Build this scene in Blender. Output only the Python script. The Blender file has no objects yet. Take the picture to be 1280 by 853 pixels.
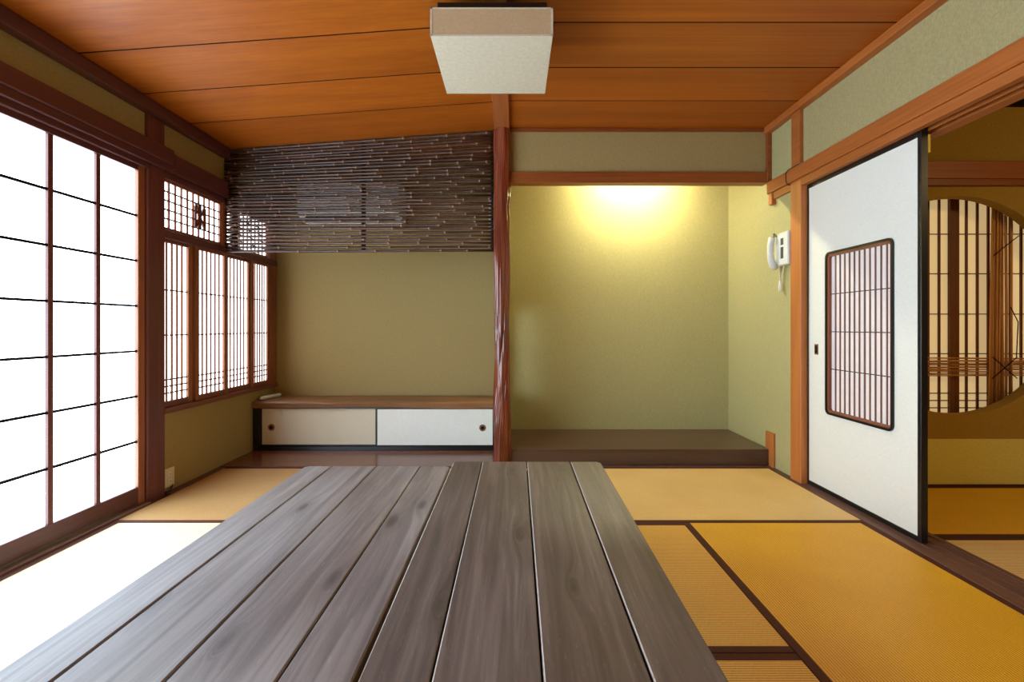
import bpy, bmesh, math, random
from mathutils import Vector, Matrix
random.seed(7)
SC = bpy.context.scene
COL = SC.collection

# ---------------------------------------------------------------- camera, world, exposure
cam = bpy.data.cameras.new('camera')
cam_o = bpy.data.objects.new('camera', cam)
COL.objects.link(cam_o)
cam_o.location = (0, 0, 0.93)
cam_o.rotation_euler = (math.radians(90), 0, 0)
cam.sensor_width = 36
cam.lens = 36 * 612 / 1280
cam.shift_x = -2 / 1280
cam.shift_y = -17.5 / 1280
cam.clip_start = 0.02
SC.camera = cam_o
world = bpy.data.worlds.new('world')
SC.world = world
world.use_nodes = True
world.node_tree.nodes['Background'].inputs[0].default_value = (0.75, 0.87, 1.0, 1)
world.node_tree.nodes['Background'].inputs[1].default_value = 1.0
SC.view_settings.view_transform = 'Standard'
SC.view_settings.look = 'None'
SC.view_settings.exposure = 0.0
SC.view_settings.gamma = 1.0
SC.cycles.max_bounces = 10
SC.cycles.diffuse_bounces = 7
SC.cycles.glossy_bounces = 4
SC.cycles.sample_clamp_indirect = 6.0
SC.cycles.use_denoising = True

PAPER_E = 10.2       # daylight arriving through the paper screens
BAY_E = 5.2
TUBE_E = 350.0
LANTERN_E = 32.0

# ---------------------------------------------------------------- materials
def lin(c):
    return tuple(((v / 255) / 12.92 if v / 255 <= 0.04045 else (((v / 255) + 0.055) / 1.055) ** 2.4) for v in c) + (1,)

def newmat(name):
    m = bpy.data.materials.new(name)
    m.use_nodes = True
    nt = m.node_tree
    return m, nt, nt.nodes['Principled BSDF']

def N(nt, kind, **kw):
    n = nt.nodes.new(kind)
    for k, v in kw.items():
        if k in n.inputs:
            n.inputs[k].default_value = v
        else:
            setattr(n, k, v)
    return n

def coords(nt, scale, rnd=True, src='Object'):
    tc = N(nt, 'ShaderNodeTexCoord')
    mp = N(nt, 'ShaderNodeMapping')
    mp.inputs['Scale'].default_value = scale
    nt.links.new(tc.outputs[src], mp.inputs[0])
    if rnd:
        oi = N(nt, 'ShaderNodeObjectInfo')
        mu = N(nt, 'ShaderNodeMath', operation='MULTIPLY')
        mu.inputs[1].default_value = 37.0
        nt.links.new(oi.outputs['Random'], mu.inputs[0])
        nt.links.new(mu.outputs[0], mp.inputs['Location'])
    return mp

def ramp(nt, fac, stops):
    r = N(nt, 'ShaderNodeValToRGB')
    els = r.color_ramp.elements
    els[0].position, els[0].color = stops[0][0], stops[0][1]
    els[1].position, els[1].color = stops[-1][0], stops[-1][1]
    for p, c in stops[1:-1]:
        e = els.new(p)
        e.color = c
    nt.links.new(fac, r.inputs[0])
    return r

def bump(nt, b, h, strength, dist=0.002):
    bp = N(nt, 'ShaderNodeBump')
    bp.inputs['Strength'].default_value = strength
    bp.inputs['Distance'].default_value = dist
    nt.links.new(h, bp.inputs['Height'])
    nt.links.new(bp.outputs[0], b.inputs['Normal'])
    return bp

def plain(name, c, rough=0.5, spec=0.5, metal=0.0, vary=0.06):
    m, nt, b = newmat(name)
    mp = coords(nt, (30, 30, 30))
    n = N(nt, 'ShaderNodeTexNoise')
    n.inputs['Scale'].default_value = 2.0
    nt.links.new(mp.outputs[0], n.inputs[0])
    L = lin(c)
    a = tuple(max(0, v * (1 - vary)) for v in L[:3]) + (1,)
    z = tuple(min(1, v * (1 + vary)) for v in L[:3]) + (1,)
    r = ramp(nt, n.outputs[0], [(0.3, a), (0.7, z)])
    nt.links.new(r.outputs[0], b.inputs['Base Color'])
    b.inputs['Roughness'].default_value = rough
    b.inputs['Specular IOR Level'].default_value = spec
    b.inputs['Metallic'].default_value = metal
    return m

def wood(name, dark, light, axis='x', rough=0.45, fine=90, along=2.0, spec=0.4, tone=0.10, bmp=0.15):
    m, nt, b = newmat(name)
    s = {'x': (along, fine, fine), 'y': (fine, along, fine), 'z': (fine, fine, along)}[axis]
    mp = coords(nt, s)
    n = N(nt, 'ShaderNodeTexNoise')
    n.inputs['Scale'].default_value = 1.0
    n.inputs['Detail'].default_value = 6
    n.inputs['Distortion'].default_value = 0.6
    nt.links.new(mp.outputs[0], n.inputs[0])
    s2 = tuple(v * (0.12 if v == fine else 0.5) for v in s)
    mp2 = coords(nt, s2)
    n2 = N(nt, 'ShaderNodeTexNoise')
    n2.inputs['Scale'].default_value = 1.0
    n2.inputs['Detail'].default_value = 3
    nt.links.new(mp2.outputs[0], n2.inputs[0])
    mx = N(nt, 'ShaderNodeMath', operation='MULTIPLY_ADD')
    mx.inputs[1].default_value = 0.5
    nt.links.new(n.outputs[0], mx.inputs[0])
    h = N(nt, 'ShaderNodeMath', operation='MULTIPLY')
    h.inputs[1].default_value = 0.5
    nt.links.new(n2.outputs[0], h.inputs[0])
    nt.links.new(h.outputs[0], mx.inputs[2])
    r = ramp(nt, mx.outputs[0], [(0.36, lin(dark)), (0.64, lin(light))])
    hs = N(nt, 'ShaderNodeHueSaturation')
    oi = N(nt, 'ShaderNodeObjectInfo')
    mr = N(nt, 'ShaderNodeMapRange')
    mr.inputs['To Min'].default_value = 1 - tone
    mr.inputs['To Max'].default_value = 1 + tone
    nt.links.new(oi.outputs['Random'], mr.inputs[0])
    nt.links.new(mr.outputs[0], hs.inputs['Value'])
    nt.links.new(r.outputs[0], hs.inputs['Color'])
    nt.links.new(hs.outputs[0], b.inputs['Base Color'])
    b.inputs['Roughness'].default_value = rough
    b.inputs['Specular IOR Level'].default_value = spec
    bump(nt, b, n.outputs[0], bmp, 0.001)
    return m

def cloth_wall(name, c, amp=0.10):
    m, nt, b = newmat(name)
    outs = []
    for s in ((60, 60, 420), (420, 420, 60)):
        mp = coords(nt, s, False)
        n = N(nt, 'ShaderNodeTexNoise')
        n.inputs['Scale'].default_value = 1.0
        n.inputs['Detail'].default_value = 2
        nt.links.new(mp.outputs[0], n.inputs[0])
        outs.append(n.outputs[0])
    ad = N(nt, 'ShaderNodeMath', operation='ADD')
    nt.links.new(outs[0], ad.inputs[0])
    nt.links.new(outs[1], ad.inputs[1])
    hf = N(nt, 'ShaderNodeMath', operation='MULTIPLY')
    hf.inputs[1].default_value = 0.5
    nt.links.new(ad.outputs[0], hf.inputs[0])
    L = lin(c)
    a = tuple(v * (1 - amp * 1.6) for v in L[:3]) + (1,)
    z = tuple(min(1, v * (1 + amp * 1.6)) for v in L[:3]) + (1,)
    r = ramp(nt, hf.outputs[0], [(0.36, a), (0.64, z)])
    nt.links.new(r.outputs[0], b.inputs['Base Color'])
    b.inputs['Roughness'].default_value = 0.85
    b.inputs['Specular IOR Level'].default_value = 0.15
    bump(nt, b, hf.outputs[0], 0.35, 0.0015)
    return m

def rush(name, dark, light, along='x', rough=0.5, spec=0.35):
    m, nt, b = newmat(name)
    mp = coords(nt, (1, 1, 1), False)
    w = N(nt, 'ShaderNodeTexWave')
    w.wave_type = 'BANDS'
    w.bands_direction = 'Y' if along == 'x' else 'X'
    w.inputs['Scale'].default_value = 314.16 / 10 / 0.9
    w.inputs['Distortion'].default_value = 0.6
    w.inputs['Detail'].default_value = 1
    nt.links.new(mp.outputs[0], w.inputs[0])
    mp2 = coords(nt, (500, 70, 1) if along == 'x' else (70, 500, 1), False)
    n = N(nt, 'ShaderNodeTexNoise')
    n.inputs['Scale'].default_value = 1.0
    n.inputs['Detail'].default_value = 2
    nt.links.new(mp2.outputs[0], n.inputs[0])
    mp3 = coords(nt, (3, 3, 1), False)
    n3 = N(nt, 'ShaderNodeTexNoise')
    n3.inputs['Scale'].default_value = 1.0
    nt.links.new(mp3.outputs[0], n3.inputs[0])
    m1 = N(nt, 'ShaderNodeMath', operation='MULTIPLY')
    m1.inputs[1].default_value = 0.38
    nt.links.new(w.outputs['Fac'], m1.inputs[0])
    m2 = N(nt, 'ShaderNodeMath', operation='MULTIPLY_ADD')
    m2.inputs[1].default_value = 0.42
    nt.links.new(n.outputs[0], m2.inputs[0])
    nt.links.new(m1.outputs[0], m2.inputs[2])
    m3 = N(nt, 'ShaderNodeMath', operation='MULTIPLY_ADD')
    m3.inputs[1].default_value = 0.2
    nt.links.new(n3.outputs[0], m3.inputs[0])
    nt.links.new(m2.outputs[0], m3.inputs[2])
    r = ramp(nt, m3.outputs[0], [(0.30, lin(dark)), (0.70, lin(light))])
    nt.links.new(r.outputs[0], b.inputs['Base Color'])
    b.inputs['Roughness'].default_value = rough
    b.inputs['Specular IOR Level'].default_value = spec
    bump(nt, b, m2.outputs[0], 0.5, 0.0012)
    return m

def glow(name, c, strength, base=(0.75, 0.75, 0.72, 1)):
    m, nt, b = newmat(name)
    mp = coords(nt, (300, 300, 300), False)
    n = N(nt, 'ShaderNodeTexNoise')
    n.inputs['Scale'].default_value = 1.0
    nt.links.new(mp.outputs[0], n.inputs[0])
    r = ramp(nt, n.outputs[0], [(0.3, tuple(v * 0.97 for v in c[:3]) + (1,)), (0.7, c)])
    nt.links.new(r.outputs[0], b.inputs['Emission Color'])
    b.inputs['Base Color'].default_value = base
    b.inputs['Emission Strength'].default_value = strength
    b.inputs['Roughness'].default_value = 0.9
    return m

def table_wood(name, dark, mid, light):
    m, nt, b = newmat(name)
    mp = coords(nt, (34, 1.3, 8))
    # knots bend the grain
    mk = coords(nt, (5.5, 1.6, 1))
    v = N(nt, 'ShaderNodeTexVoronoi')
    v.voronoi_dimensions = '2D'
    v.inputs['Scale'].default_value = 1.0
    nt.links.new(mk.outputs[0], v.inputs['Vector'])
    kr = ramp(nt, v.outputs['Distance'], [(0.0, (1, 1, 1, 1)), (0.05, (0.7, .7, .7, 1)), (0.10, (0.22, .22, .22, 1)), (0.24, (0, 0, 0, 1))])
    vm = N(nt, 'ShaderNodeVectorMath', operation='ADD')
    cb = N(nt, 'ShaderNodeCombineXYZ')
    mu = N(nt, 'ShaderNodeMath', operation='MULTIPLY')
    mu.inputs[1].default_value = 2.2
    nt.links.new(kr.outputs[0], mu.inputs[0])
    nt.links.new(mu.outputs[0], cb.inputs[0])
    nt.links.new(mp.outputs[0], vm.inputs[0])
    nt.links.new(cb.outputs[0], vm.inputs[1])
    n = N(nt, 'ShaderNodeTexNoise')
    n.inputs['Scale'].default_value = 1.0
    n.inputs['Detail'].default_value = 8
    n.inputs['Roughness'].default_value = 0.62
    n.inputs['Distortion'].default_value = 1.1
    nt.links.new(vm.outputs[0], n.inputs[0])
    # broad worn patches
    mp2 = coords(nt, (3.0, 0.9, 1))
    n2 = N(nt, 'ShaderNodeTexNoise')
    n2.inputs['Scale'].default_value = 1.6
    n2.inputs['Detail'].default_value = 5
    nt.links.new(mp2.outputs[0], n2.inputs[0])
    r = ramp(nt, n.outputs[0], [(0.3, lin(dark)), (0.5, lin(mid)), (0.72, lin(light))])
    r2 = ramp(nt, n2.outputs[0], [(0.32, lin((142, 118, 106))), (0.5, lin((178, 166, 160))), (0.7, lin((204, 200, 198)))])
    mx = N(nt, 'ShaderNodeMix', data_type='RGBA', blend_type='OVERLAY')
    mx.inputs[0].default_value = 0.7
    nt.links.new(r.outputs[0], mx.inputs[6])
    nt.links.new(r2.outputs[0], mx.inputs[7])
    # knots dark
    mk2 = N(nt, 'ShaderNodeMix', data_type='RGBA', blend_type='MIX')
    km = N(nt, 'ShaderNodeMath', operation='MULTIPLY')
    km.inputs[1].default_value = 0.75
    nt.links.new(kr.outputs[0], km.inputs[0])
    nt.links.new(km.outputs[0], mk2.inputs[0])
    nt.links.new(mx.outputs[2], mk2.inputs[6])
    mk2.inputs[7].default_value = lin((38, 27, 22))
    # fine scratches and specks
    mp3 = coords(nt, (260, 30, 1))
    n3 = N(nt, 'ShaderNodeTexNoise')
    n3.inputs['Scale'].default_value = 1.0
    n3.inputs['Detail'].default_value = 4
    n3.inputs['Roughness'].default_value = 0.7
    nt.links.new(mp3.outputs[0], n3.inputs[0])
    r3 = ramp(nt, n3.outputs[0], [(0.62, (0, 0, 0, 1)), (0.76, (0.6, 0.6, 0.6, 1))])
    ms = N(nt, 'ShaderNodeMix', data_type='RGBA', blend_type='MIX')
    nt.links.new(r3.outputs[0], ms.inputs[0])
    nt.links.new(mk2.outputs[2], ms.inputs[6])
    ms.inputs[7].default_value = lin((170, 160, 150))
    hs = N(nt, 'ShaderNodeHueSaturation')
    oi = N(nt, 'ShaderNodeObjectInfo')
    mr = N(nt, 'ShaderNodeMapRange')
    mr.inputs['To Min'].default_value = 0.86
    mr.inputs['To Max'].default_value = 1.12
    nt.links.new(oi.outputs['Random'], mr.inputs[0])
    nt.links.new(mr.outputs[0], hs.inputs['Value'])
    nt.links.new(ms.outputs[2], hs.inputs['Color'])
    nt.links.new(hs.outputs[0], b.inputs['Base Color'])
    b.inputs['Roughness'].default_value = 0.54
    b.inputs['Specular IOR Level'].default_value = 1.0
    bump(nt, b, n.outputs[0], 0.25, 0.0015)
    return m

M = {}
M['ceil'] = wood('ceiling_cedar', (148, 72, 8), (176, 94, 18), 'x', 0.42, 70, 0.9, tone=0.05)
M['beam_x'] = wood('beam_wood_x', (128, 64, 24), (156, 84, 34), 'x', 0.45)
M['beam_y'] = wood('beam_wood_y', (158, 88, 38), (184, 108, 50), 'y', 0.45)
M['post'] = wood('post_wood', (166, 98, 46), (194, 120, 60), 'z', 0.42)
M['dk_y'] = wood('left_wood_bluelit_y', (84, 46, 48), (104, 60, 60), 'y', 0.4)  # purplish left wood: blue window light put into the red-brown colour
M['dk_z'] = wood('left_wood_bluelit_z', (96, 52, 50), (118, 66, 62), 'z', 0.4)
M['win_z'] = wood('window_wood_z', (130, 76, 52), (156, 96, 66), 'z', 0.45)
M['win_y'] = wood('window_wood_y', (112, 62, 48), (136, 78, 60), 'y', 0.45)
M['floorwood'] = wood('alcove_floor_wood', (96, 56, 42), (122, 76, 58), 'x', 0.22, 50, 1.0, spec=0.5)
M['toko'] = wood('tokonoma_board', (74, 50, 40), (98, 72, 58), 'x', 0.3, 60, 1.2, spec=0.5)
M['shelf'] = wood('shelf_wood', (118, 80, 50), (150, 104, 66), 'x', 0.4, 60, 1.0)
M['sill'] = wood('sill_wood', (92, 60, 50), (118, 82, 68), 'y', 0.5)
M['black'] = plain('black_lacquer', (22, 20, 22), 0.3, 0.5)
M['dark'] = plain('dark_gap', (26, 17, 12), 0.8, 0.2)
M['wall'] = cloth_wall('linen_wall', (168, 156, 112))
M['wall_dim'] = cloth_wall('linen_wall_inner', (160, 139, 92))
M['wall_toko'] = cloth_wall('linen_wall_tokonoma', (174, 167, 118), 0.07)
M['wall_other'] = cloth_wall('ochre_wall', (158, 124, 52), 0.08)
M['wall_skirt'] = cloth_wall('pale_ochre_wall', (214, 198, 104), 0.06)
M['fusuma'] = cloth_wall('fusuma_paper', (232, 232, 224), 0.03)
M['door_cream'] = cloth_wall('small_door_paper', (214, 202, 178), 0.03)
M['lamp'] = cloth_wall('lamp_cloth', (206, 198, 176), 0.05)
M['lamp_side'] = cloth_wall('lamp_side_cloth', (196, 170, 136), 0.05)
M['paper_day'] = glow('shoji_paper_daylight', (0.66, 0.84, 1.0, 1), PAPER_E)
M['paper_bay'] = glow('bay_paper_daylight', (0.86, 0.94, 1.0, 1), BAY_E)
M['paper'] = plain('plain_shoji_paper', (232, 214, 186), 0.9, 0.1, vary=0.02)
M['paper_lit'] = glow('dim_backlit_paper', (1.0, 0.74, 0.36, 1), 0.42, (0.80, 0.70, 0.55, 1))
M['paper_lilac'] = plain('inset_shoji_paper', (240, 232, 230), 0.9, 0.1, vary=0.02)
M['mat_x'] = rush('rush_mat_across', (190, 136, 50), (246, 200, 96), 'x', 0.5)
M['mat_far'] = rush('rush_mat_far', (200, 160, 92), (250, 218, 150), 'x', 0.5)
M['mat_bay'] = rush('rush_mat_bay', (160, 116, 66), (208, 166, 108), 'x', 0.55)
M['mat_y'] = rush('rush_mat_along', (200, 142, 20), (250, 200, 52), 'y', 0.5)
M['mat_sheen'] = rush('rush_mat_sheen', (228, 206, 164), (246, 230, 196), 'y', 0.42, 0.5)  # pale tone: sheen of the paper screens put into the rush colour
M['heri'] = plain('mat_border_cloth', (82, 46, 36), 0.8, 0.2)
M['bamboo'] = wood('smoked_bamboo', (50, 32, 27), (88, 60, 48), 'x', 0.32, 120, 3, spec=0.5, tone=0.3)
M['node'] = plain('bamboo_joint', (142, 108, 88), 0.35)
M['reed'] = wood('brown_reed', (164, 108, 54), (206, 146, 82), 'z', 0.6, 120, 3, tone=0.35)
M['brown'] = wood('round_window_wood', (88, 46, 18), (112, 64, 28), 'z', 0.5)
M['slat'] = wood('inset_slat_wood', (112, 74, 58), (140, 98, 78), 'z', 0.5)
M['pillar'] = wood('polished_red_pillar', (88, 36, 22), (146, 68, 40), 'z', 0.12, 40, 3, spec=0.6)
M['white'] = plain('white_plastic', (220, 222, 218), 0.4, 0.5, vary=0.02)
M['ivory'] = plain('ivory_plastic', (214, 204, 166), 0.4, 0.5, vary=0.02)
M['grey'] = plain('grey_plastic', (60, 66, 64), 0.4)
M['brass'] = plain('brass', (136, 92, 62), 0.4, 0.5, 0.4)
M['yellow'] = plain('yellow_glint', (226, 196, 60), 0.6)
M['tbl_l'] = table_wood('stained_cedar_left_sheen', (96, 93, 95), (126, 123, 125), (152, 150, 152))  # lighter and cooler than the right table: window gloss put into the colour
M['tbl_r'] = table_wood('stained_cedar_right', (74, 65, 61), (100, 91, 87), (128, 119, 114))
M['worn'] = plain('worn_lit_plank_edge', (176, 166, 156), 0.6)  # worn edge, with light caught on the bevel put into the colour
M['tube'] = glow('fluorescent_tube', (1.0, 0.95, 0.60, 1), TUBE_E)
M['lantern'] = glow('lantern_shade', (1.0, 0.70, 0.30, 1), LANTERN_E)

# ---------------------------------------------------------------- builders
def link_mesh(name, bm, mat, parent=None, mats=None, smooth=False):
    me = bpy.data.meshes.new(name)
    bmesh.ops.recalc_face_normals(bm, faces=bm.faces)
    if smooth:
        for f in bm.faces:
            f.smooth = True
    bm.to_mesh(me)
    bm.free()
    for k in (mats or [mat]):
        me.materials.append(M[k])
    o = bpy.data.objects.new(name, me)
    COL.objects.link(o)
    if parent is not None:
        o.parent = parent
        o.location = -wloc(parent)
    return o

def wloc(o):
    v = Vector(o.location)
    p = o.parent
    while p:
        v += Vector(p.location)
        p = p.parent
    return v

def add_box(bm, x0, x1, y0, y1, z0, z1, bev=0.0, mi=0):
    r = bmesh.ops.create_cube(bm, size=1.0)
    for v in r['verts']:
        v.co = Vector(((x0 + x1) / 2 + v.co.x * (x1 - x0), (y0 + y1) / 2 + v.co.y * (y1 - y0), (z0 + z1) / 2 + v.co.z * (z1 - z0)))
    fs = set(f for v in r['verts'] for f in v.link_faces)
    for f in fs:
        f.material_index = mi
    if bev > 0:
        es = set(e for v in r['verts'] for e in v.link_edges)
        bmesh.ops.bevel(bm, geom=list(es), offset=bev, segments=1, affect='EDGES')

def box(name, x0, x1, y0, y1, z0, z1, mat, parent=None, bev=0.0, kind=None):
    bm = bmesh.new()
    add_box(bm, x0, x1, y0, y1, z0, z1, bev)
    o = link_mesh(name, bm, mat, parent)
    if kind:
        o['kind'] = kind
    return o

def board(name, x0, x1, y0, y1, z0, z1, mat, parent, slope=False):
    bm = bmesh.new()
    add_box(bm, x0, x1, y0, y1, z0, z1)
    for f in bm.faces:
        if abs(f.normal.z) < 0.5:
            f.material_index = 1  # board sides painted dark, standing in for shade in the joints
    if slope:
        for v in bm.verts:
            v.co.z += zl(v.co.x)
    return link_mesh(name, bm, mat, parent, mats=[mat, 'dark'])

def boxes(name, lst, mat, parent=None, bev=0.0, kind=None):
    bm = bmesh.new()
    for b in lst:
        add_box(bm, *b, bev=bev)
    o = link_mesh(name, bm, mat, parent)
    if kind:
        o['kind'] = kind
    return o

def add_tube(bm, pts, rad, seg=8, cap=True):
    """pts: list of Vector, rad: float or list"""
    rings = []
    n = len(pts)
    for i, p in enumerate(pts):
        a = pts[max(0, i - 1)]
        b = pts[min(n - 1, i + 1)]
        d = (b - a).normalized()
        up = Vector((0, 0, 1)) if abs(d.z) < 0.9 else Vector((1, 0, 0))
        u = d.cross(up).normalized()
        w = d.cross(u).normalized()
        r = rad[i] if isinstance(rad, (list, tuple)) else rad
        rings.append([bm.verts.new(p + (u * math.cos(t) + w * math.sin(t)) * r) for t in [2 * math.pi * k / seg for k in range(seg)]])
    for a, b in zip(rings, rings[1:]):
        for k in range(seg):
            bm.faces.new((a[k], a[(k + 1) % seg], b[(k + 1) % seg], b[k]))
    if cap:
        bm.faces.new(rings[0][::-1])
        bm.faces.new(rings[-1])

def tube(name, pts, rad, mat, parent=None, seg=8):
    bm = bmesh.new()
    add_tube(bm, [Vector(p) for p in pts], rad, seg)
    return link_mesh(name, bm, mat, parent, smooth=True)

def empty(name, loc, label=None, cat=None, group=None, kind=None, parent=None):
    o = bpy.data.objects.new(name, None)
    o.empty_display_size = 0.05
    COL.objects.link(o)
    if parent is not None:
        o.parent = parent
        o.location = Vector(loc) - wloc(parent)
    else:
        o.location = loc
    tag(o, label, cat, group, kind)
    return o

def tag(o, label=None, cat=None, group=None, kind=None):
    if label: o['label'] = label
    if cat: o['category'] = cat
    if group: o['group'] = group
    if kind: o['kind'] = kind
    return o

ST = 'structure'
XL, XR = -1.95, 1.72     # room walls
YB, YT = 3.27, 3.92      # room back line, tokonoma back wall
YA = 4.0                 # back wall of the side alcove
YN = -1.3                # wall behind the camera
def zl(x):               # underside of the sloping left ceiling
    return 2.264 + 0.072 * (x + 0.03)

# ---------------------------------------------------------------- floor
box('floor', -2.3, 5.0, YN - 0.1, 4.15, -0.14, -0.055, 'dark', kind=ST)
def mat_thing(x0, x1, y0, y1, along, m, label, group):
    g = 0.0015
    x0 += g; x1 -= g; y0 += g; y1 -= g
    r = empty('tatami_mat', ((x0 + x1) / 2, (y0 + y1) / 2, -0.055), label, 'tatami mat', group)
    w = 0.029
    if along == 'x':
        box('rush_cover', x0, x1, y0 + 0.004, y1 - 0.004, -0.055, 0.0, m, r, 0.001)
        box('cloth_border', x0, x1, y0, y0 + w, -0.055, 0.0012, 'heri', r, 0.0008)
        box('cloth_border', x0, x1, y1 - w, y1, -0.055, 0.0012, 'heri', r, 0.0008)
    else:
        box('rush_cover', x0 + 0.004, x1 - 0.004, y0, y1, -0.055, 0.0, m, r, 0.001)
        box('cloth_border', x0, x0 + w, y0, y1, -0.055, 0.0012, 'heri', r, 0.0008)
        box('cloth_border', x1 - w, x1, y0, y1, -0.055, 0.0012, 'heri', r, 0.0008)
    return r
G1 = 'tatami mats of the main room'
mat_thing(-1.905, -0.115, 2.325, 3.245, 'x', 'mat_bay', 'tan tatami mat below the latticed bay window, before the low cabinet', G1)
mat_thing(-0.115, 1.675, 2.325, 3.245, 'x', 'mat_far', 'tan tatami mat in front of the dark raised alcove board', G1)
mat_thing(-1.905, -0.985, 0.505, 2.325, 'y', 'mat_sheen', 'tatami mat painted pale with window sheen, beside the big paper screen', G1)
mat_thing(-0.985, 0.805, 1.395, 2.325, 'x', 'mat_x', 'tatami mat under the far ends of the two plank tables', G1)
mat_thing(-0.985, 0.805, 0.475, 1.395, 'x', 'mat_x', 'tatami mat under the near part of the plank tables, short strip showing', G1)
mat_thing(0.805, 1.675, 0.505, 2.325, 'y', 'mat_y', 'golden tatami mat running along the sliding door sill', G1)
mat_thing(-1.905, -0.115, -0.415, 0.475, 'x', 'mat_x', 'tatami mat nearest the blank front wall, on the paper screen side', G1)
mat_thing(-0.115, 1.675, -0.415, 0.475, 'x', 'mat_x', 'tatami mat nearest the blank front wall, on the sliding door side', G1)
G2 = 'tatami mats of the adjoining room'
mat_thing(1.875, 4.6, 2.165, 2.855, 'x', 'mat_y', 'deep amber tatami mat under the round window', G2)
mat_thing(1.875, 4.6, 1.255, 2.165, 'x', 'mat_far', 'paler tatami mat of the adjoining room next to the floor sill', G2)
mat_thing(1.875, 4.6, 0.345, 1.255, 'x', 'mat_far', 'tatami mat of the adjoining room, third from its round window', G2)
box('floor_board', -2.0, 4.7, YN, -0.415, -0.055, 0.0, 'floorwood', kind=ST)
box('floor_board', 1.875, 4.7, -0.415, 0.345, -0.055, 0.0, 'floorwood', kind=ST)
# wooden strips round the mats
box('trim_1', -2.06, -1.905, YN, 2.575, -0.055, 0.012, 'sill', bev=0.002, kind=ST)
tr = box('trim_2', 1.675, 1.875, YN, 3.27, -0.055, 0.003, 'sill', bev=0.001, kind=ST)
for x in (1.735, 1.79, 1.84):
    box('groove_ridge', x, x + 0.008, YN, 2.9, 0.003, 0.007, 'sill', tr)
box('trim_3', -0.02, 1.72, 3.245, YB + 0.02, -0.055, 0.004, 'sill', bev=0.001, kind=ST)
# little gap board on the left by the wall
box('trim_4', XL, -1.905, 2.72, 3.245, -0.055, 0.004, 'dk_y', bev=0.001, kind=ST)

# ---------------------------------------------------------------- ceiling
ceil = boxes('ceiling', [(-2.3, 5.0, YN - 0.1, 4.15, 2.42, 2.46)], 'dark', kind=ST)
ys = [-1.3 + 0.0]
cuts = [3.30, 2.885, 2.515, 2.143, 1.77, 1.40, 1.03, 0.66, 0.29, -0.08, -0.45, -0.82, -1.30]
for a, b in zip(cuts[1:], cuts):
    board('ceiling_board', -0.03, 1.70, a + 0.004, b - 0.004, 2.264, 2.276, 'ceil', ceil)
for a, b in zip(cuts[1:], cuts):
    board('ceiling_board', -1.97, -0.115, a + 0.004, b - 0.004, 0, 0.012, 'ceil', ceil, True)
bm = bmesh.new()     # dark backing just above the boards
add_box(bm, -1.99, -0.03, YN, 3.3, 0.014, 0.03)
for v in bm.verts:
    v.co.z += zl(v.co.x)
link_mesh('ceiling_backing', bm, 'dark', ceil)
box('ceiling_backing', -0.03, 1.72, YN, 3.3, 2.278, 2.30, 'dark', ceil)
# side alcove and tokonoma ceilings, adjoining room ceiling
box('ceiling_board', XL - 0.05, -0.06, 3.3, YA + 0.02, 2.27, 2.29, 'ceil', ceil)
box('ceiling_board', -0.06, XR + 0.02, 3.3, YT + 0.02, 2.27, 2.29, 'ceil', ceil)
box('ceiling_board', 1.8, 4.8, YN, 2.9, 2.215, 2.235, 'dark', ceil)
box('trim_5', -0.125, -0.028, YN, 3.285, 2.243, 2.275, 'beam_y', bev=0.003, kind=ST)

# ---------------------------------------------------------------- back wall and tokonoma
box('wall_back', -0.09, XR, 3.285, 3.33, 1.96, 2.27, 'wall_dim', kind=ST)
box('trim_6', -0.03, XR - 0.02, 3.262, 3.345, 1.893, 1.966, 'beam_x', bev=0.003, kind=ST)
box('trim_7', -0.03, XR - 0.02, 3.272, 3.30, 2.238, 2.262, 'beam_x', bev=0.002, kind=ST)
box('trim_8', XR - 0.03, XR - 0.001, 3.258, 3.285, 1.90, 2.26, 'beam_x', bev=0.002, kind=ST)
box('wall_tokonoma', -0.10, XR + 0.1, YT, YT + 0.06, -0.05, 2.3, 'wall_toko', kind=ST)
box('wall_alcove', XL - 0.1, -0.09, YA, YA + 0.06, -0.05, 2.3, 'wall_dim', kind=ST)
# divider between side alcove and tokonoma, with its small opening
boxes('wall_divider', [(-0.10, -0.06, 3.33, 3.60, -0.05, 2.28), (-0.10, -0.06, 3.80, YA, -0.05, 2.28),
                       (-0.10, -0.06, 3.60, 3.80, -0.05, 0.42), (-0.10, -0.06, 3.60, 3.80, 1.05, 2.28)], 'wall_toko', kind=ST)
# raised alcove board
bm = bmesh.new()
add_box(bm, -0.055, XR - 0.003, YB + 0.005, YT - 0.002, -0.05, 0.112, 0.004)
link_mesh('trim_9', bm, 'toko')['kind'] = ST
box('baseboard_right', XR - 0.014, XR - 0.001, 3.215, 3.318, 0.0, 0.228, 'post', bev=0.001, kind=ST)
# lamp hidden above the tokonoma
tl = empty('alcove_lamp', (0.93, 3.74, 2.14), 'fluorescent lamp hidden high inside the alcove behind its beam', 'lamp')
box('lamp_body', 0.62, 1.24, 3.60, 3.68, 2.155, 2.20, 'white', tl, 0.004)
tube('lamp_tube', [(0.66, 3.64, 2.135), (1.20, 3.64, 2.135)], 0.014, 'tube', tl, 10)
for x in (0.64, 1.20):
    box('lamp_socket', x, x + 0.02, 3.625, 3.655, 2.115, 2.156, 'white', tl)
box('lamp_stem', 0.90, 0.96, 3.62, 3.66, 2.20, 2.27, 'white', tl)

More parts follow.
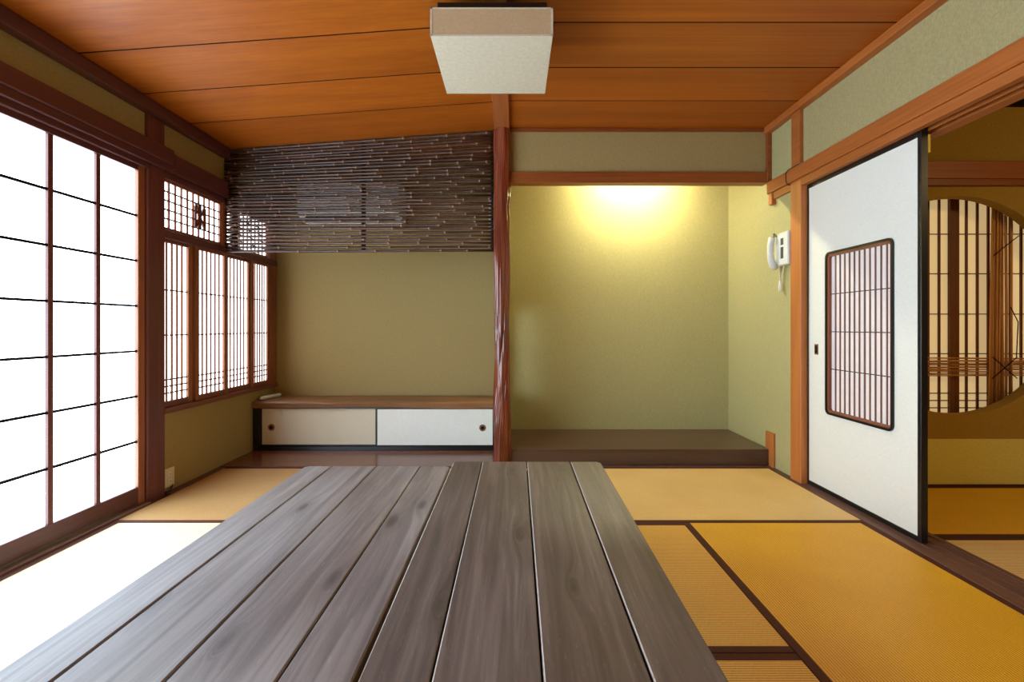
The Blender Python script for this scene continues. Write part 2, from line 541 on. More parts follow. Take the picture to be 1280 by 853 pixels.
# ---------------------------------------------------------------- right side
box('wall_right', XR, XR + 0.10, 2.99, YT + 0.05, -0.05, 2.30, 'wall_toko', kind=ST)
box('wall_right_upper', XR, XR + 0.08, YN, 2.99, 1.88, 2.30, 'wall', kind=ST)
box('trim_10', 1.698, 1.86, 2.895, 3.005, -0.05, 1.80, 'post', bev=0.003, kind=ST)
box('trim_11', 1.698, 1.80, 2.905, 2.995, 1.89, 2.235, 'beam_y', bev=0.002, kind=ST)
# long beam over the sliding doors: nageshi and grooved head
bm = bmesh.new()
add_box(bm, 1.685, 1.80, YN, 3.262, 1.812, 1.893, 0.004)
link_mesh('trim_12', bm, 'beam_y')['kind'] = ST
boxes('trim_13', [(1.70, 1.732, YN, 3.225, 1.768, 1.812), (1.768, 1.776, YN, 2.905, 1.768, 1.812),
                  (1.812, 1.87, YN, 2.905, 1.768, 1.812), (1.72, 1.87, YN, 2.905, 1.795, 1.812)], 'beam_y', bev=0.001, kind=ST)
box('trim_14', 1.69, 1.72, 3.205, 3.25, 1.735, 1.812, 'beam_y', bev=0.004, kind=ST)
box('trim_15', 1.675, 1.76, YN, 3.285, 2.222, 2.264, 'beam_y', bev=0.003, kind=ST)

# fusuma sliding door
def rounded_rect(cy, cz, hw, hh, r, n=5):
    pts = []
    for (sx, sz, a0) in ((1, 1, 0), (-1, 1, 90), (-1, -1, 180), (1, -1, 270)):
        for k in range(n + 1):
            a = math.radians(a0 + 90 * k / n)
            pts.append((cy + sx * (hw - r) + r * math.cos(a), cz + sz * (hh - r) + r * math.sin(a)))
    return pts
def add_ring(bm, outer, inner, x0, x1):
    n = len(outer)
    vo0 = [bm.verts.new((x0, y, z)) for y, z in outer]
    vi0 = [bm.verts.new((x0, y, z)) for y, z in inner]
    vo1 = [bm.verts.new((x1, y, z)) for y, z in outer]
    vi1 = [bm.verts.new((x1, y, z)) for y, z in inner]
    for k in range(n):
        j = (k + 1) % n
        bm.faces.new((vo0[k], vo0[j], vi0[j], vi0[k]))
        bm.faces.new((vo1[k], vi1[k], vi1[j], vo1[j]))
        bm.faces.new((vo0[k], vo1[k], vo1[j], vo0[j]))
        bm.faces.new((vi0[k], vi0[j], vi1[j], vi1[k]))
FY0, FY1, FZ0, FZ1 = 2.085, 2.893, 0.007, 1.79
fd = empty('sliding_door', (1.75, 2.49, 0.007), 'white paper sliding door with black rim and slatted paper window inset', 'sliding door')
cy, cz, hw, hh = 2.478, 0.895, 0.244, 0.447
inn = rounded_rect(cy, cz, hw, hh, 0.03)
# outer rectangle sampled to match the rounded inner outline
def rect_match(pts, y0, y1, z0, z1):
    n = len(pts) // 4
    out = []
    for q in range(4):
        corner = [(y1, z1), (y0, z1), (y0, z0), (y1, z0)][q]
        out += [corner] * 0
        for k in range(n):
            out.append(corner)
    return out
bm = bmesh.new()
o4 = [(FY1 - .012, FZ1 - .018), (FY0 + .018, FZ1 - .018), (FY0 + .018, FZ0 + .022), (FY1 - .012, FZ0 + .022)]
n4 = len(inn) // 4
for xx in (1.738, 1.762):
    vo = [bm.verts.new((xx, *p)) for p in o4]
    vi = [bm.verts.new((xx, *p)) for p in inn]
    for q in range(4):
        for k in range(n4 - 1):
            bm.faces.new((vo[q], vi[q * n4 + k], vi[q * n4 + k + 1]))
        a = q * n4 + n4 - 1
        b = ((q + 1) % 4) * n4
        bm.faces.new((vo[q], vi[a], vi[b], vo[(q + 1) % 4]))
link_mesh('door_paper', bm, 'fusuma', fd)
bm = bmesh.new()
add_box(bm, 1.735, 1.766, FY0, FY0 + .020, FZ0, FZ1, .002)
add_box(bm, 1.735, 1.766, FY1 - .014, FY1, FZ0, FZ1, .002)
add_box(bm, 1.735, 1.766, FY0 + .018, FY1 - .012, FZ0, FZ0 + .024, .002)
add_box(bm, 1.735, 1.766, FY0 + .018, FY1 - .012, FZ1 - .045, FZ1, .002)
link_mesh('door_rim', bm, 'black', fd)
bm = bmesh.new()
add_ring(bm, inn, rounded_rect(cy, cz, hw - .012, hh - .012, .02), 1.730, 1.766)
rim = link_mesh('inset_rim', bm, 'black', fd)
bm = bmesh.new()
add_ring(bm, rounded_rect(cy, cz, hw - .012, hh - .012, .02), rounded_rect(cy, cz, hw - .024, hh - .024, .012), 1.736, 1.762)
link_mesh('inset_frame', bm, 'win_z', fd)
box('inset_paper', 1.753, 1.757, cy - hw + .014, cy + hw - .014, cz - hh + .014, cz + hh - .014, 'paper_lilac', fd)
for k in range(11):
    y = cy - hw + .024 + (2 * hw - .048) * (k + 1) / 12
    box('slat', 1.748, 1.753, y - .0034, y + .0034, cz - hh + .02, cz + hh - .02, 'slat', fd)
for z in (1.111, 0.904, 0.698):
    box('cross_bar', 1.7490, 1.7527, cy - hw + .02, cy + hw - .02, z - .002, z + .002, 'dark', fd)
hd = box('door_pull', 1.7355, 1.741, 2.792, 2.826, 0.772, 0.832, 'brass', fd, 0.001)
box('pull_hollow', 1.7345, 1.7365, 2.798, 2.820, 0.780, 0.824, 'dark', hd)
box('edge_glint', 1.766, 1.776, 2.086, 2.10, 1.675, 1.752, 'yellow', fd)  # added strip: yellow lamplight glint at the door edge put into colour

# adjoining room: wall with the round window
CX, CZ, R = 2.607, 1.056, 0.640
def round_wall(name, x0, x1, z0, z1, y0, y1, mat):
    angs = sorted(set([round(2 * math.pi * k / 96, 6) for k in range(96)] +
                      [round(math.atan2(z - CZ, x - CX) % (2 * math.pi), 6) for x in (x0, x1) for z in (z0, z1)]))
    bm = bmesh.new()
    ring = {}
    for y in (y0, y1):
        ci, re = [], []
        for a in angs:
            c, s = math.cos(a), math.sin(a)
            ci.append(bm.verts.new((CX + R * c, y, CZ + R * s)))
            t = 1e9
            if c > 1e-9: t = min(t, (x1 - CX) / c)
            if c < -1e-9: t = min(t, (x0 - CX) / c)
            if s > 1e-9: t = min(t, (z1 - CZ) / s)
            if s < -1e-9: t = min(t, (z0 - CZ) / s)
            re.append(bm.verts.new((CX + t * c, y, CZ + t * s)))
        ring[y] = (ci, re)
        for k in range(len(angs)):
            j = (k + 1) % len(angs)
            bm.faces.new((ci[k], ci[j], re[j], re[k]))
    a, b = ring[y0][0], ring[y1][0]
    for k in range(len(angs)):
        j = (k + 1) % len(angs)
        bm.faces.new((a[k], b[k], b[j], a[j]))
    return link_mesh(name, bm, mat)
wo = round_wall('wall_adjoining_back', 1.80, 4.7, 0.276, 2.25, 2.86, 2.93, 'wall_other')
wo['kind'] = ST
box('wall_skirt', 1.80, 4.7, 2.857, 2.93, -0.05, 0.276, 'wall_skirt', wo)
box('trim_16', 1.86, 4.7, 2.83, 2.862, 1.79, 1.893, 'beam_x', bev=0.003, kind=ST)
box('trim_17', 1.86, 4.7, 2.838, 2.862, 1.752, 1.79, 'beam_x', bev=0.002, kind=ST)
box('wall_adjoining_right', 4.7, 4.76, YN, 2.93, -0.05, 2.3, 'wall_other', kind=ST)
box('wall_adjoining_front', 1.80, 4.76, YN - .06, YN, -0.05, 2.3, 'wall_other', kind=ST)
box('baseboard_back', 1.875, 4.7, 2.848, 2.858, -0.05, 0.012, 'heri', kind=ST)
boxes('wall_adjoining_recess', [(1.82, 4.0, 3.20, 3.24, -0.05, 2.3), (1.82, 1.86, 2.93, 3.2, 0.2, 2.0), (3.5, 3.54, 2.93, 3.2, 0.2, 2.0)], 'wall_other', kind=ST)
# round window's paper screen
w3 = empty('window_3', (CX, 2.96, 0.35), kind=ST)
box('paper_sheet', 1.87, 3.45, 3.035, 3.04, 0.36, 1.78, 'paper_lit', w3)
for x0, x1 in ((1.90, 1.955), (2.69, 2.745), (3.40, 3.45)):
    box('stile', x0, x1, 3.015, 3.035, 0.36, 1.78, 'brown', w3)
for base, n_, sgn in ((2.69, 10, -1), (2.745, 9, 1)):
    for k in range(n_):
        x = base + sgn * (0.057 + 0.0677 * k)
        box('muntin', x - .006, x + .006, 3.026, 3.035, 0.36, 1.78, 'brown', w3)
for z in (1.75, 1.505, 1.26, 1.01, 0.765, 0.520, 0.475, 0.430):
    box('cross_bar', 1.90, 3.42, 3.028, 3.0345, z - .0028, z + .0028, 'brown', w3)
# reed lattice in the round window
rl = empty('reed_lattice', (CX, 2.99, 0.42), 'brown reed bundles tied crosswise in front of the round window', 'reed lattice')
for k in range(22):
    x = 2.905 + 0.082 * k / 21 + random.uniform(-.002, .002)
    xb = 2.885 + 0.112 * k / 21 + random.uniform(-.003, .003)
    if k > 17:
        x += .03 * (k - 17) / 4; xb += .02 * (k - 17) / 4
    if abs(x - CX) > R: continue
    zt = CZ + math.sqrt(max(0.01, (R + .03) ** 2 - (x - CX) ** 2))
    zb = CZ - math.sqrt(max(0.01, (R + .03) ** 2 - (xb - CX) ** 2))
    yy = 2.965 + random.uniform(-.012, .012)
    tube('reed', [(xb, yy, zb), ((x + xb) / 2 + random.uniform(-.003, .003), yy, 1.05), (x, yy, zt)], random.uniform(.0040, .0058), 'reed', rl, 6)
for k in range(20):
    z = 0.633 + 0.108 * k / 19 + random.uniform(-.003, .003)
    pts = [(1.96 + 0.26 * q, 2.985 + random.uniform(-.004, .004), z + random.uniform(-.004, .004)) for q in range(6)]
    tube('reed', pts, random.uniform(.0024, .0038), 'reed', rl, 6)
def twine(pts):
    tube('twine', pts, 0.0028, 'dark', rl, 5)
twine([(2.89, 2.945, 1.36), (2.96, 2.942, 1.42), (3.04, 2.945, 1.48)])
twine([(2.88, 2.945, 0.75), (2.95, 2.940, 0.685), (3.03, 2.945, 0.62)])
twine([(2.88, 2.945, 0.62), (2.95, 2.940, 0.685), (3.03, 2.945, 0.75)])
twine([(2.99, 2.945, 1.05), (3.03, 2.94, 0.96), (3.02, 2.94, 0.75)])
# lantern of the adjoining room, out of the frame
ln = empty('ceiling_lantern', (3.3, 1.0, 1.98), 'square paper lantern hanging in the adjoining room', 'lamp')
box('lantern_shade', 3.12, 3.48, 0.82, 1.18, 1.98, 2.14, 'lantern', ln)
for q in ((3.11, 0.81), (3.47, 0.81), (3.11, 1.17), (3.47, 1.17)):
    box('frame_bar', q[0], q[0] + .02, q[1], q[1] + .02, 1.97, 2.15, 'dark', ln)
box('lantern_stem', 3.28, 3.32, 0.98, 1.02, 2.14, 2.216, 'dark', ln)

# ---------------------------------------------------------------- wall behind the camera
box('wall_front', -2.1, 1.8, YN - .06, YN, -0.05, 2.45, 'wall', kind=ST)

# ---------------------------------------------------------------- left side
box('wall_left_upper', XL - .08, XL, YN, 2.62, 1.90, 2.30, 'wall', kind=ST)
box('trim_18', XL - .06, -1.893, YN, 2.735, 1.835, 1.915, 'dk_y', bev=0.003, kind=ST)
box('trim_19', XL - .06, -1.905, YN, 2.705, 1.797, 1.837, 'dk_y', bev=0.002, kind=ST)
box('trim_20', XL - .06, -1.922, YN, 2.60, 1.768, 1.799, 'dk_y', bev=0.002, kind=ST)
bm = bmesh.new()
add_box(bm, XL - .05, -1.895, YN, 3.28, 2.062, 2.125, 0.003)
link_mesh('trim_21', bm, 'dk_y')['kind'] = ST
box('trim_22', -2.06, -1.928, 2.578, 2.712, -0.05, 1.80, 'dk_z', bev=0.006, kind=ST)
box('trim_23', -2.06, -1.932, 2.588, 2.712, 1.913, 2.065, 'dk_z', bev=0.003, kind=ST)
# shoji screens
w1 = empty('window_1', (-1.96, 0.6, 0.0), kind=ST)
PITCH, ROW = 0.237, 0.234
def shoji(yr, xoff):
    """panel whose far paper edge stands at yr"""
    p = empty('shoji_panel', (-1.96 + xoff, yr - 0.474, 0.012), parent=w1)
    y0 = yr - 4 * PITCH
    X = -1.957 + xoff
    for a, b in ((yr, yr + .045), (y0 - .045, y0)):
        box('stile', X - .012, X + .018, a, b, 0.012, 1.79, 'win_z', p, 0.002)
    box('bottom_rail', X - .012, X + .018, y0, yr, 0.020, 0.103, 'dk_y', p, 0.003)
    box('top_rail', X - .012, X + .018, y0, yr, 1.741, 1.785, 'dk_y', p, 0.002)
    for c in range(1, 4):
        y = yr - c * PITCH
        box('muntin', X, X + .014, y - .012, y + .012, 0.103, 1.741, 'dk_z', p, 0.001)
    for r in range(1, 7):
        z = 0.103 + r * ROW
        box('cross_bar', X + .002, X + .012, y0, yr, z - .0055, z + .0055, 'dark', p)
    for c in range(4):
        for r in range(7):
            box('pane', X - .003, X, yr - (c + 1) * PITCH, yr - c * PITCH, 0.103 + r * ROW, 0.103 + (r + 1) * ROW, 'paper_day', p)
shoji(2.53, 0.0)
shoji(2.53 - 1.0, -0.036)  # unseen panels from here on, added along the wall for fill light
shoji(2.53 - 2.0, 0.0)
shoji(2.53 - 3.0, -0.036)
box('wall_left_outer', -2.14, -2.06, YN, 2.62, -0.1, 2.3, 'wall', kind=ST)

# bay window wall
B0 = 2.70
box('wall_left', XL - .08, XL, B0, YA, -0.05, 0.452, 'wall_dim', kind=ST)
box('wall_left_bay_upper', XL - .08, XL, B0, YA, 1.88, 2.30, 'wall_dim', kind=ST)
w2 = empty('window_2', (-1.96, 3.3, 0.45), kind=ST)
box('window_sill', XL - .08, -1.918, B0, 3.985, 0.450, 0.478, 'win_y', w2, 0.003)
box('head_beam', XL - .06, -1.907, 2.7055, 3.985, 1.795, 1.90, 'dk_y', w2, 0.003)
box('head_rail', XL - .06, -1.925, B0, 3.985, 1.755, 1.797, 'dk_y', w2, 0.002)
box('transom_rail', XL - .06, -1.925, B0, 3.985, 1.425, 1.470, 'dk_y', w2, 0.003)
box('end_post', XL - .06, -1.9285, 3.89, 3.985, 0.478, 1.795, 'win_z', w2, 0.002)
box('middle_post', XL - .06, -1.93, 3.245, 3.30, 1.47, 1.756, 'win_z', w2, 0.002)
panels = [(2.675, 2.932, -.012), (3.015, 3.277, 0.0), (3.340, 3.594, -.012), (3.650, 3.850, 0.0)]
for (a, b, xo) in panels:
    X = XL + xo
    p = empty('lattice_sash', (X, (a + b) / 2, 0.478), parent=w2)
    sl, sr = 0.035, 0.038
    box('stile', X - .01, X + .016, a - sl, a, 0.478, 1.428, 'win_z', p, 0.002)
    box('stile', X - .01, X + .016, b, b + sr, 0.478, 1.428, 'win_z', p, 0.002)
    box('bottom_rail', X - .01, X + .016, a, b, 0.478, 0.512, 'win_y', p, 0.002)
    box('top_rail', X - .01, X + .016, a, b, 1.405, 1.428, 'win_y', p, 0.002)
    for k in range(1, 6):
        y = a + (b - a) * k / 6
        box('slat', X + .001, X + .007, y - .0068, y + .0068, 0.512, 1.405, 'win_z', p)
    for z in (1.139, 0.884, 0.632, 0.594, 0.556):
        box('cross_bar', X + .0015, X + .0065, a, b, z - .0036, z + .0036, 'dark', p)
    box('paper_sheet', X - .004, X, a, b, 0.512, 1.405, 'paper_bay', p)
# fixed filler between sashes
box('sash_backing', XL - .045, XL - .022, B0, 3.9, 0.478, 1.43, 'dk_z', w2)
# transom lattices
for (a, b, nn, orn) in ((2.708, 3.232, 10, True), (3.312, 3.84, 10, False)):
    p = empty('transom_lattice', (XL, (a + b) / 2, 1.47), parent=w2)
    X = XL
    boxes('lattice_frame', [(X - .01, X + .012, a - .015, a, 1.47, 1.756), (X - .01, X + .012, b, b + .015, 1.47, 1.756),
                            (X - .01, X + .012, a, b, 1.47, 1.487), (X - .01, X + .012, a, b, 1.740, 1.756)], 'win_z', p)
    for k in range(1, nn):
        y = a + (b - a) * k / nn
        box('slat', X + .001, X + .008, y - .0062, y + .0062, 1.487, 1.740, 'win_z', p)
    for k in range(1, 5):
        z = 1.487 + 0.253 * k / 5
        box('cross_bar', X + .002, X + .0075, a, b, z - .0036, z + .0036, 'dark', p)
    box('paper_sheet', X - .004, X, a, b, 1.487, 1.740, 'paper_bay', p)
    if orn:
        bm = bmesh.new()
        c = (3.037, 1.612)
        for (dy0, dz0, dy1, dz1) in ((-.045, .075, .045, -.075), (.045, .075, -.045, -.075), (-.045, -.075, -.045, .06), (.0, .075, .0, -.075),
                                     (.045, -.075, .045, .06), (-.05, .02, .05, .02), (-.05, -.03, .05, -.03)):
            add_tube(bm, [Vector((X + .006, c[0] + dy0, c[1] + dz0)), Vector((X + .006, c[0] + dy1, c[1] + dz1))], .0075, 6)
        link_mesh('carved_crest', bm, 'dk_z', p)

# ---------------------------------------------------------------- side alcove
box('trim_24', XL, -0.10, YB - 0.022, 3.66, -0.05, 0.006, 'floorwood', bev=0.001, kind=ST)
cb_ = empty('low_cabinet', (-1.03, 3.8, 0.0), 'low built-in cabinet with two cream sliding doors under a brown board', 'cabinet')
boxes('cabinet_body', [(-1.945, -1.898, 3.655, 3.99, 0.006, 0.325), (-0.155, -0.105, 3.67, 3.99, 0.006, 0.325),
                       (-1.90, -0.15, 3.97, 3.99, 0.006, 0.325), (-1.90, -0.15, 3.665, 3.97, 0.006, 0.034),
                       (-1.90, -0.15, 3.665, 3.97, 0.318, 0.328)], 'black', cb_)
# live-edge top board
bm = bmesh.new()
nx = 40
rows = []
for i in range(nx + 1):
    x = -1.945 + (1.945 - 0.105) * i / nx
    fy = 3.640 + 0.006 * math.sin(i * 0.33) + 0.004 * math.sin(i * .9)
    th = 0.048 + 0.004 * math.sin(i * .21 + 1)
    zt_ = 0.372 + 0.002 * math.sin(i * .4)
    rows.append([bm.verts.new(p) for p in ((x, 3.99, 0.372), (x, fy + .012, zt_), (x, fy, zt_ - .012), (x, fy + .004, 0.372 - th + .008), (x, fy + .014, 0.372 - th), (x, 3.99, 0.330))])
for a, b in zip(rows, rows[1:]):
    for k in range(6):
        bm.faces.new((a[k], b[k], b[(k + 1) % 6], a[(k + 1) % 6]))
bm.faces.new(rows[0]); bm.faces.new(rows[-1][::-1])
link_mesh('cabinet_top', bm, 'shelf', cb_)
def small_door(x0, x1, y, hx, mat, lab):
    d = box('cabinet_door', x0, x1, y, y + .014, 0.036, 0.318, 'black', cb_, 0.001)
    d['label'] = lab
    box('door_paper', x0 + .007, x1 - .007, y - .001, y + .004, 0.046, 0.314, mat, d)
    bm = bmesh.new()
    bmesh.ops.create_cone(bm, cap_ends=True, segments=24, radius1=.026, radius2=.023, depth=.005, matrix=Matrix.Translation((hx, y - .003, 0.175)) @ Matrix.Rotation(math.radians(90), 4, 'X'))
    h = link_mesh('door_pull', bm, 'brass', d)
    bm = bmesh.new()
    bmesh.ops.create_cone(bm, cap_ends=True, segments=20, radius1=.013, radius2=.013, depth=.003, matrix=Matrix.Translation((hx, y - .0062, 0.175)) @ Matrix.Rotation(math.radians(90), 4, 'X'))
    h2 = link_mesh('door_pull', bm, 'dark', d)
small_door(-1.898, -1.032, 3.682, -1.822, 'door_cream', 'cream door with the pull at its left end')
small_door(-1.026, -0.150, 3.664, -0.232, 'fusuma', 'white door with the pull at its right end')
# white roll on the cabinet
tag(tube('paper_roll', [(-1.915, 3.70, 0.389), (-1.905, 3.72, 0.389), (-1.872, 3.90, 0.389), (-1.868, 3.92, 0.389)], [.010, .015, .015, .011], 'white', None, 14),
    'small white paper roll lying on the cabinet top by the window', 'paper roll')

# bamboo screen
sc_ = empty('bamboo_screen', (-1.02, YB + .01, 1.43), 'dark smoked bamboo blind of many rods hung across the side alcove', 'bamboo screen')
NR = 33
for i in range(NR):
    t = i / (NR - 1)
    zr = 1.441 + t * (2.238 - 1.441)
    zL = 1.441 + t * (2.108 - 1.441)
    # lower rods lie flat, upper ones follow the slope of the ceiling
    k = min(1, max(0, (t - 0.05) / 0.95))
    zL = 1.441 + t * ((2.108 - 1.441) * k + (2.238 - 1.441) * (1 - k)) if t < 1 else 2.108
    rr = random.uniform(.0082, .0102)
    pts, rad = [], []
    x = -1.935
    nd = -1.935 + random.uniform(.03, .22)
    ph = random.uniform(0, 6)
    def P(x):
        u = (x + 1.935) / 1.80
        return Vector((x, YB + .012 + .002 * math.sin(x * 3 + ph), zL + (zr - zL) * u + .0028 * math.sin(x * 2.3 + ph)))
    pts.append(P(-1.935)); rad.append(rr)
    while nd < -0.16:
        for dx, m_ in ((-.012, 1.0), (-.004, 1.16), (0, 1.28), (.005, 1.10), (.014, .96)):
            pts.append(P(nd + dx)); rad.append(rr * m_)
        nd += random.uniform(.17, .30)
    pts.append(P(-0.135)); rad.append(rr)
    ro = tube('bamboo_rod', pts, rad, 'bamboo', sc_, 8)
    ro.data.materials.append(M['node'])
    for q in range(len(pts) - 1):       # pale rings at the joints of the cane
        if rad[q] > rr * 1.25 or rad[q + 1] > rr * 1.25:
            for f in range(8):
                ro.data.polygons[q * 8 + f].material_index = 1
for x0, x1, lab in ((-1.90, -1.862, 0), (-1.025, -0.998, 0), (-0.152, -0.135, 0)):
    box('hanging_batten', x0, x1, YB + .026, YB + .040, 1.445, 2.10 if x0 < -1.5 else (2.17 if x0 < -.5 else 2.23), 'dark', sc_)
ac = empty('air_conditioner', (-1.265, 3.85, 1.75), 'white wall air conditioner behind the bamboo blind', 'air conditioner')
bm = bmesh.new()
prof = [(3.995, 1.75), (3.80, 1.75), (3.73, 1.79), (3.71, 1.90), (3.715, 2.03), (3.74, 2.05), (3.995, 2.05)]
a_ = [bm.verts.new((-1.645, y, z)) for y, z in prof]
b_ = [bm.verts.new((-0.875, y, z)) for y, z in prof]
bm.faces.new(a_); bm.faces.new(b_[::-1])
for k in range(len(prof)):
    j = (k + 1) % len(prof)
    bm.faces.new((a_[k], a_[j], b_[j], b_[k]))
link_mesh('unit_body', bm, 'white', ac)
box('air_outlet', -1.60, -0.92, 3.745, 3.79, 1.752, 1.772, 'grey', ac)
box('pipe_cover', -0.20, -0.15, 3.93, 3.998, 1.72, 2.0, 'white', ac)

# ---------------------------------------------------------------- carved pillar
pb = bmesh.new()
segs, lev = 108, 260
px_, py_ = -0.077, 3.262
rings = []
rnd = random.Random(3)
for i in range(lev + 1):
    z = 0.0 + 2.246 * i / lev
    ring = []
    for k in range(segs):
        a = 2 * math.pi * k / segs
        tw = a + .34 * math.sin(z * 2.1 + 1.0) + .17 * math.sin(z * 5.3 + a) + .10 * math.sin(z * 9.1 + 2 * a)
        lobe = abs(math.sin(4.5 * tw)) ** .65
        dp = .55 + .45 * math.sin(z * 3.7 + 2.0 * a + math.sin(z * 1.3) * 2)
        fine = abs(math.sin(11 * (a + .25 * math.sin(z * 3.1 + 2) + .1 * math.sin(z * 7.7))))
        r = 0.0455 + .0105 * lobe * dp + .0022 * fine + .002 * math.sin(z * 2.2 + 1) + .0025 * math.sin(z * 11 + 3 * a)
        ring.append(pb.verts.new((px_ + r * math.cos(a), py_ + r * math.sin(a), z)))
    rings.append(ring)
for a, b in zip(rings, rings[1:]):
    for k in range(segs):
        pb.faces.new((a[k], a[(k + 1) % segs], b[(k + 1) % segs], b[k]))
pb.faces.new(rings[0][::-1]); pb.faces.new(rings[-1])
tag(link_mesh('alcove_pillar', pb, 'pillar', smooth=True), 'glossy red-brown natural pillar with rippled grooves between the two alcoves', 'pillar')
box('trim_25', -0.10, -0.045, 3.29, 3.34, -0.02, 2.27, 'dark', kind=ST)

# ---------------------------------------------------------------- plank tables
def table(bounds, y0, y1, zf, zn, mats, label, shear=None):
    cx = (bounds[0] + bounds[-1]) / 2
    t = empty('plank_table', (cx, (y0 + y1) / 2, 0), label, 'table', 'low plank tables pushed together')
    def zt(y):
        return zn + (zf - zn) * (y - y0) / (y1 - y0)
    for a, b in zip(bounds, bounds[1:]):
        bm = bmesh.new()
        g = 0.0022
        x0, x1 = a + g, b - g
        c = 0.0028
        e = 0.014 if a == bounds[0] else 0
        f = 0.014 if b == bounds[-1] else 0
        # plan outline with eased outer corners
        for ring in range(1):
            pl = [(x0 + f * 0, y0), (x1, y0), (x1, y1 - f), (x1 - f, y1), (x0 + e, y1), (x0, y1 - e)]
            if e == 0: pl = pl[:4] + [(x0, y1)]
            if f == 0: pl = [p for i, p in enumerate(pl) if i != 3] if e else [(x0, y0), (x1, y0), (x1, y1), (x0, y1)]
        cxm, cym = (x0 + x1) / 2, (y0 + y1) / 2
        def ins(p, d):
            return (p[0] + (d if p[0] < cxm else -d), p[1] + (d if p[1] < cym else -d))
        lo = [bm.verts.new((x, y, zt(y) - .032)) for x, y in pl]
        mi = [bm.verts.new((x, y, zt(y) - c)) for x, y in pl]
        hi = [bm.verts.new((*ins((x, y), c), zt(y))) for x, y in pl]
        n = len(pl)
        bm.faces.new(hi); bm.faces.new(lo[::-1])
        for k in range(n):
            j = (k + 1) % n
            bm.faces.new((lo[k], lo[j], mi[j], mi[k]))
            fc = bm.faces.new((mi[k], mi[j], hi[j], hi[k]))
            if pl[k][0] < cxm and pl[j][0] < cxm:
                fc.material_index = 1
        link_mesh('plank', bm, None, t, mats=mats)
    ub = bmesh.new()
    add_box(ub, bounds[0] + .02, bounds[-1] - .02, y0 + .02, y1 - .02, -.0355, -.0325)
    for v in ub.verts:
        v.co.z += zt(v.co.y)
    link_mesh('underboard', ub, 'dark', t)
    for y in (y0 + .25, (y0 + y1) / 2, y1 - .25):
        box('batten', bounds[0] + .04, bounds[-1] - .04, y - .03, y + .03, zt(y) - .062, zt(y) - .036, mats[0], t)
    for y in (y0 + .18, y1 - .18):
        for x in (bounds[0] + .07, bounds[-1] - .07):
            box('leg', x - .028, x + .028, y - .028, y + .028, 0.004, zt(y) - .036, mats[0], t, 0.002)
        box('apron', bounds[0] + .098, bounds[-1] - .098, y - .012, y + .012, zt(y) - .11, zt(y) - .0605, mats[0], t)
    return t
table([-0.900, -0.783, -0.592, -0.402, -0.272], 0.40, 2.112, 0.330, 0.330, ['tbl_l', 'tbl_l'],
      'low dark plank table on the paper screen side, its top coloured bluish for window light')
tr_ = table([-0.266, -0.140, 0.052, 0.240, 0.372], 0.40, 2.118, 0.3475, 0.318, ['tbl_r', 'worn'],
      'low brown plank table next to the sliding door side, pale plank edges, worn and painted as if catching light')
tr_.rotation_euler[2] = math.radians(-0.3)

# ---------------------------------------------------------------- ceiling lamp
cl = empty('ceiling_lamp', (-0.003, 2.10, 2.04), 'square cloth covered lamp hanging below the wooden ceiling', 'lamp')
LX0, LX1, LY0, LY1, LZ0, LZ1 = -0.318, 0.150, 1.872, 2.335, 2.043, 2.152
bm = bmesh.new()
add_box(bm, LX0, LX1, LY0, LY1, LZ0, LZ0 + .004, 0.001)
link_mesh('bottom_cloth', bm, 'lamp', cl)
boxes('side_cloth', [(LX0, LX1, LY0, LY0 + .004, LZ0 + .004, LZ1), (LX0, LX1, LY1 - .004, LY1, LZ0 + .004, LZ1),
                     (LX0, LX0 + .004, LY0 + .004, LY1 - .004, LZ0 + .004, LZ1), (LX1 - .004, LX1, LY0 + .004, LY1 - .004, LZ0 + .004, LZ1)], 'lamp_side', cl)
boxes('seam_frame', [(LX0 - .001, LX0 + .007, LY0 - .0015, LY0 + .001, LZ0, LZ1), (LX1 - .007, LX1 + .001, LY0 - .0015, LY0 + .001, LZ0, LZ1),
                     (LX0, LX1, LY0 - .0015, LY0 + .001, LZ0 - .001, LZ0 + .006), (LX0, LX1, LY0 - .0015, LY0 + .001, LZ1 - .006, LZ1)], 'lamp', cl)
box('mount_plate', LX0 + .02, LX1 - .02, LY0 + .04, LY1 - .04, 2.170, 2.200, 'black', cl, 0.002)
box('inner_panel', LX0 + .004, LX1 - .004, LY0 + .004, LY1 - .004, LZ1 - .01, LZ1 - .004, 'white', cl)
box('neck', -0.13, -0.04, 2.05, 2.15, LZ1 - .004, 2.2435, 'white', cl)

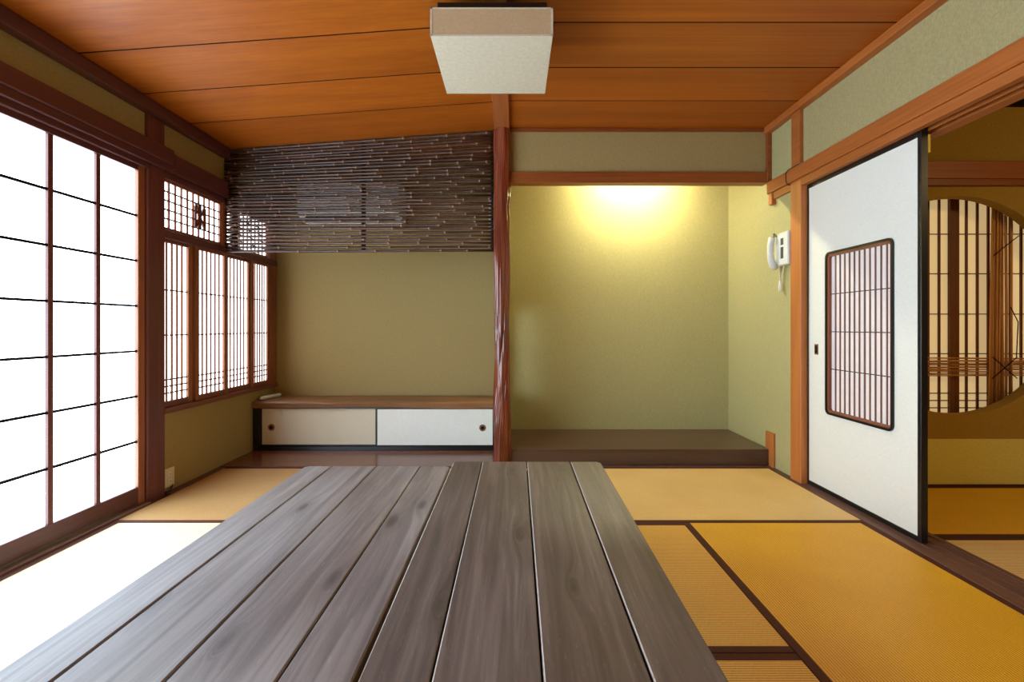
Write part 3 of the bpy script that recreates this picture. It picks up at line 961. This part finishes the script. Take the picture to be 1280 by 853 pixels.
# ---------------------------------------------------------------- intercom
ic = empty('intercom', (XR, 3.07, 1.31), 'white intercom handset with hanging cord on the wall beside the post', 'intercom')
box('wall_unit', 1.683, XR - .001, 3.005, 3.115, 1.318, 1.525, 'white', ic, 0.006)
box('display', 1.6815, 1.6835, 3.055, 3.085, 1.445, 1.487, 'grey', ic)
box('button_panel', 1.6815, 1.6835, 3.055, 3.085, 1.360, 1.432, 'grey', ic)
hs_pts = [(1.683, 3.150, 1.520), (1.662, 3.150, 1.500), (1.652, 3.150, 1.455), (1.650, 3.150, 1.415), (1.654, 3.150, 1.37), (1.668, 3.150, 1.325), (1.688, 3.150, 1.305)]
tube('handset', hs_pts, [.016, .022, .019, .017, .019, .022, .016], 'white', ic, 12)
box('cradle', 1.690, XR - .001, 3.115, 3.175, 1.318, 1.522, 'white', ic, 0.005)
tube('cord', [(1.700, 3.13, 1.318), (1.702, 3.125, 1.25), (1.703, 3.12, 1.18), (1.70, 3.11, 1.16), (1.698, 3.10, 1.19), (1.698, 3.09, 1.26), (1.70, 3.08, 1.318)], .004, 'ivory', ic, 6)
tube('cord_tag', [(1.700, 3.125, 1.225), (1.700, 3.12, 1.185), (1.700, 3.12, 1.158)], [.006, .012, .009], 'white', ic, 8)

# ---------------------------------------------------------------- socket and cables
sk = empty('wall_socket', (XL, 2.765, 0.03), 'ivory wall socket low on the wall beside the left post', 'socket')
box('socket_plate', XL, XL + .012, 2.722, 2.800, 0.030, 0.135, 'ivory', sk, 0.003)
for z in (0.060, 0.100):
    box('outlet', XL + .012, XL + .0135, 2.750, 2.774, z - .012, z + .012, 'white', sk)
    for y in (2.757, 2.765):
        box('slot', XL + .0135, XL + .014, y, y + .002, z - .005, z + .005, 'grey', sk)
tag(tube('black_cable', [(-1.935, 2.715, 0.010), (-1.925, 2.74, 0.012), (-1.935, 2.77, 0.022), (-1.940, 2.785, 0.034)], .005, 'black'),
    'short black cable on the floor under the wall socket', 'cable')
tag(tube('wire_loop', [(-1.90, 2.716, 1.900), (-1.885, 2.735, 1.888), (-1.882, 2.745, 1.855), (-1.884, 2.745, 1.825), (-1.895, 2.735, 1.812), (-1.913, 2.722, 1.808), (-1.918, 2.718, 1.77)], .0025, 'dk_z'),
    'thin brown wire looping over the beam end beside the left post', 'wire')
tag(tube('wire_loop', [(1.694, 2.905, 1.898), (1.690, 2.96, 1.897), (1.682, 3.00, 1.893), (1.681, 3.025, 1.88), (1.681, 3.025, 1.835), (1.682, 3.012, 1.808), (1.70, 3.008, 1.803)], .003, 'black'),
    'thin black wire bent over the orange-brown beam above the intercom', 'wire')
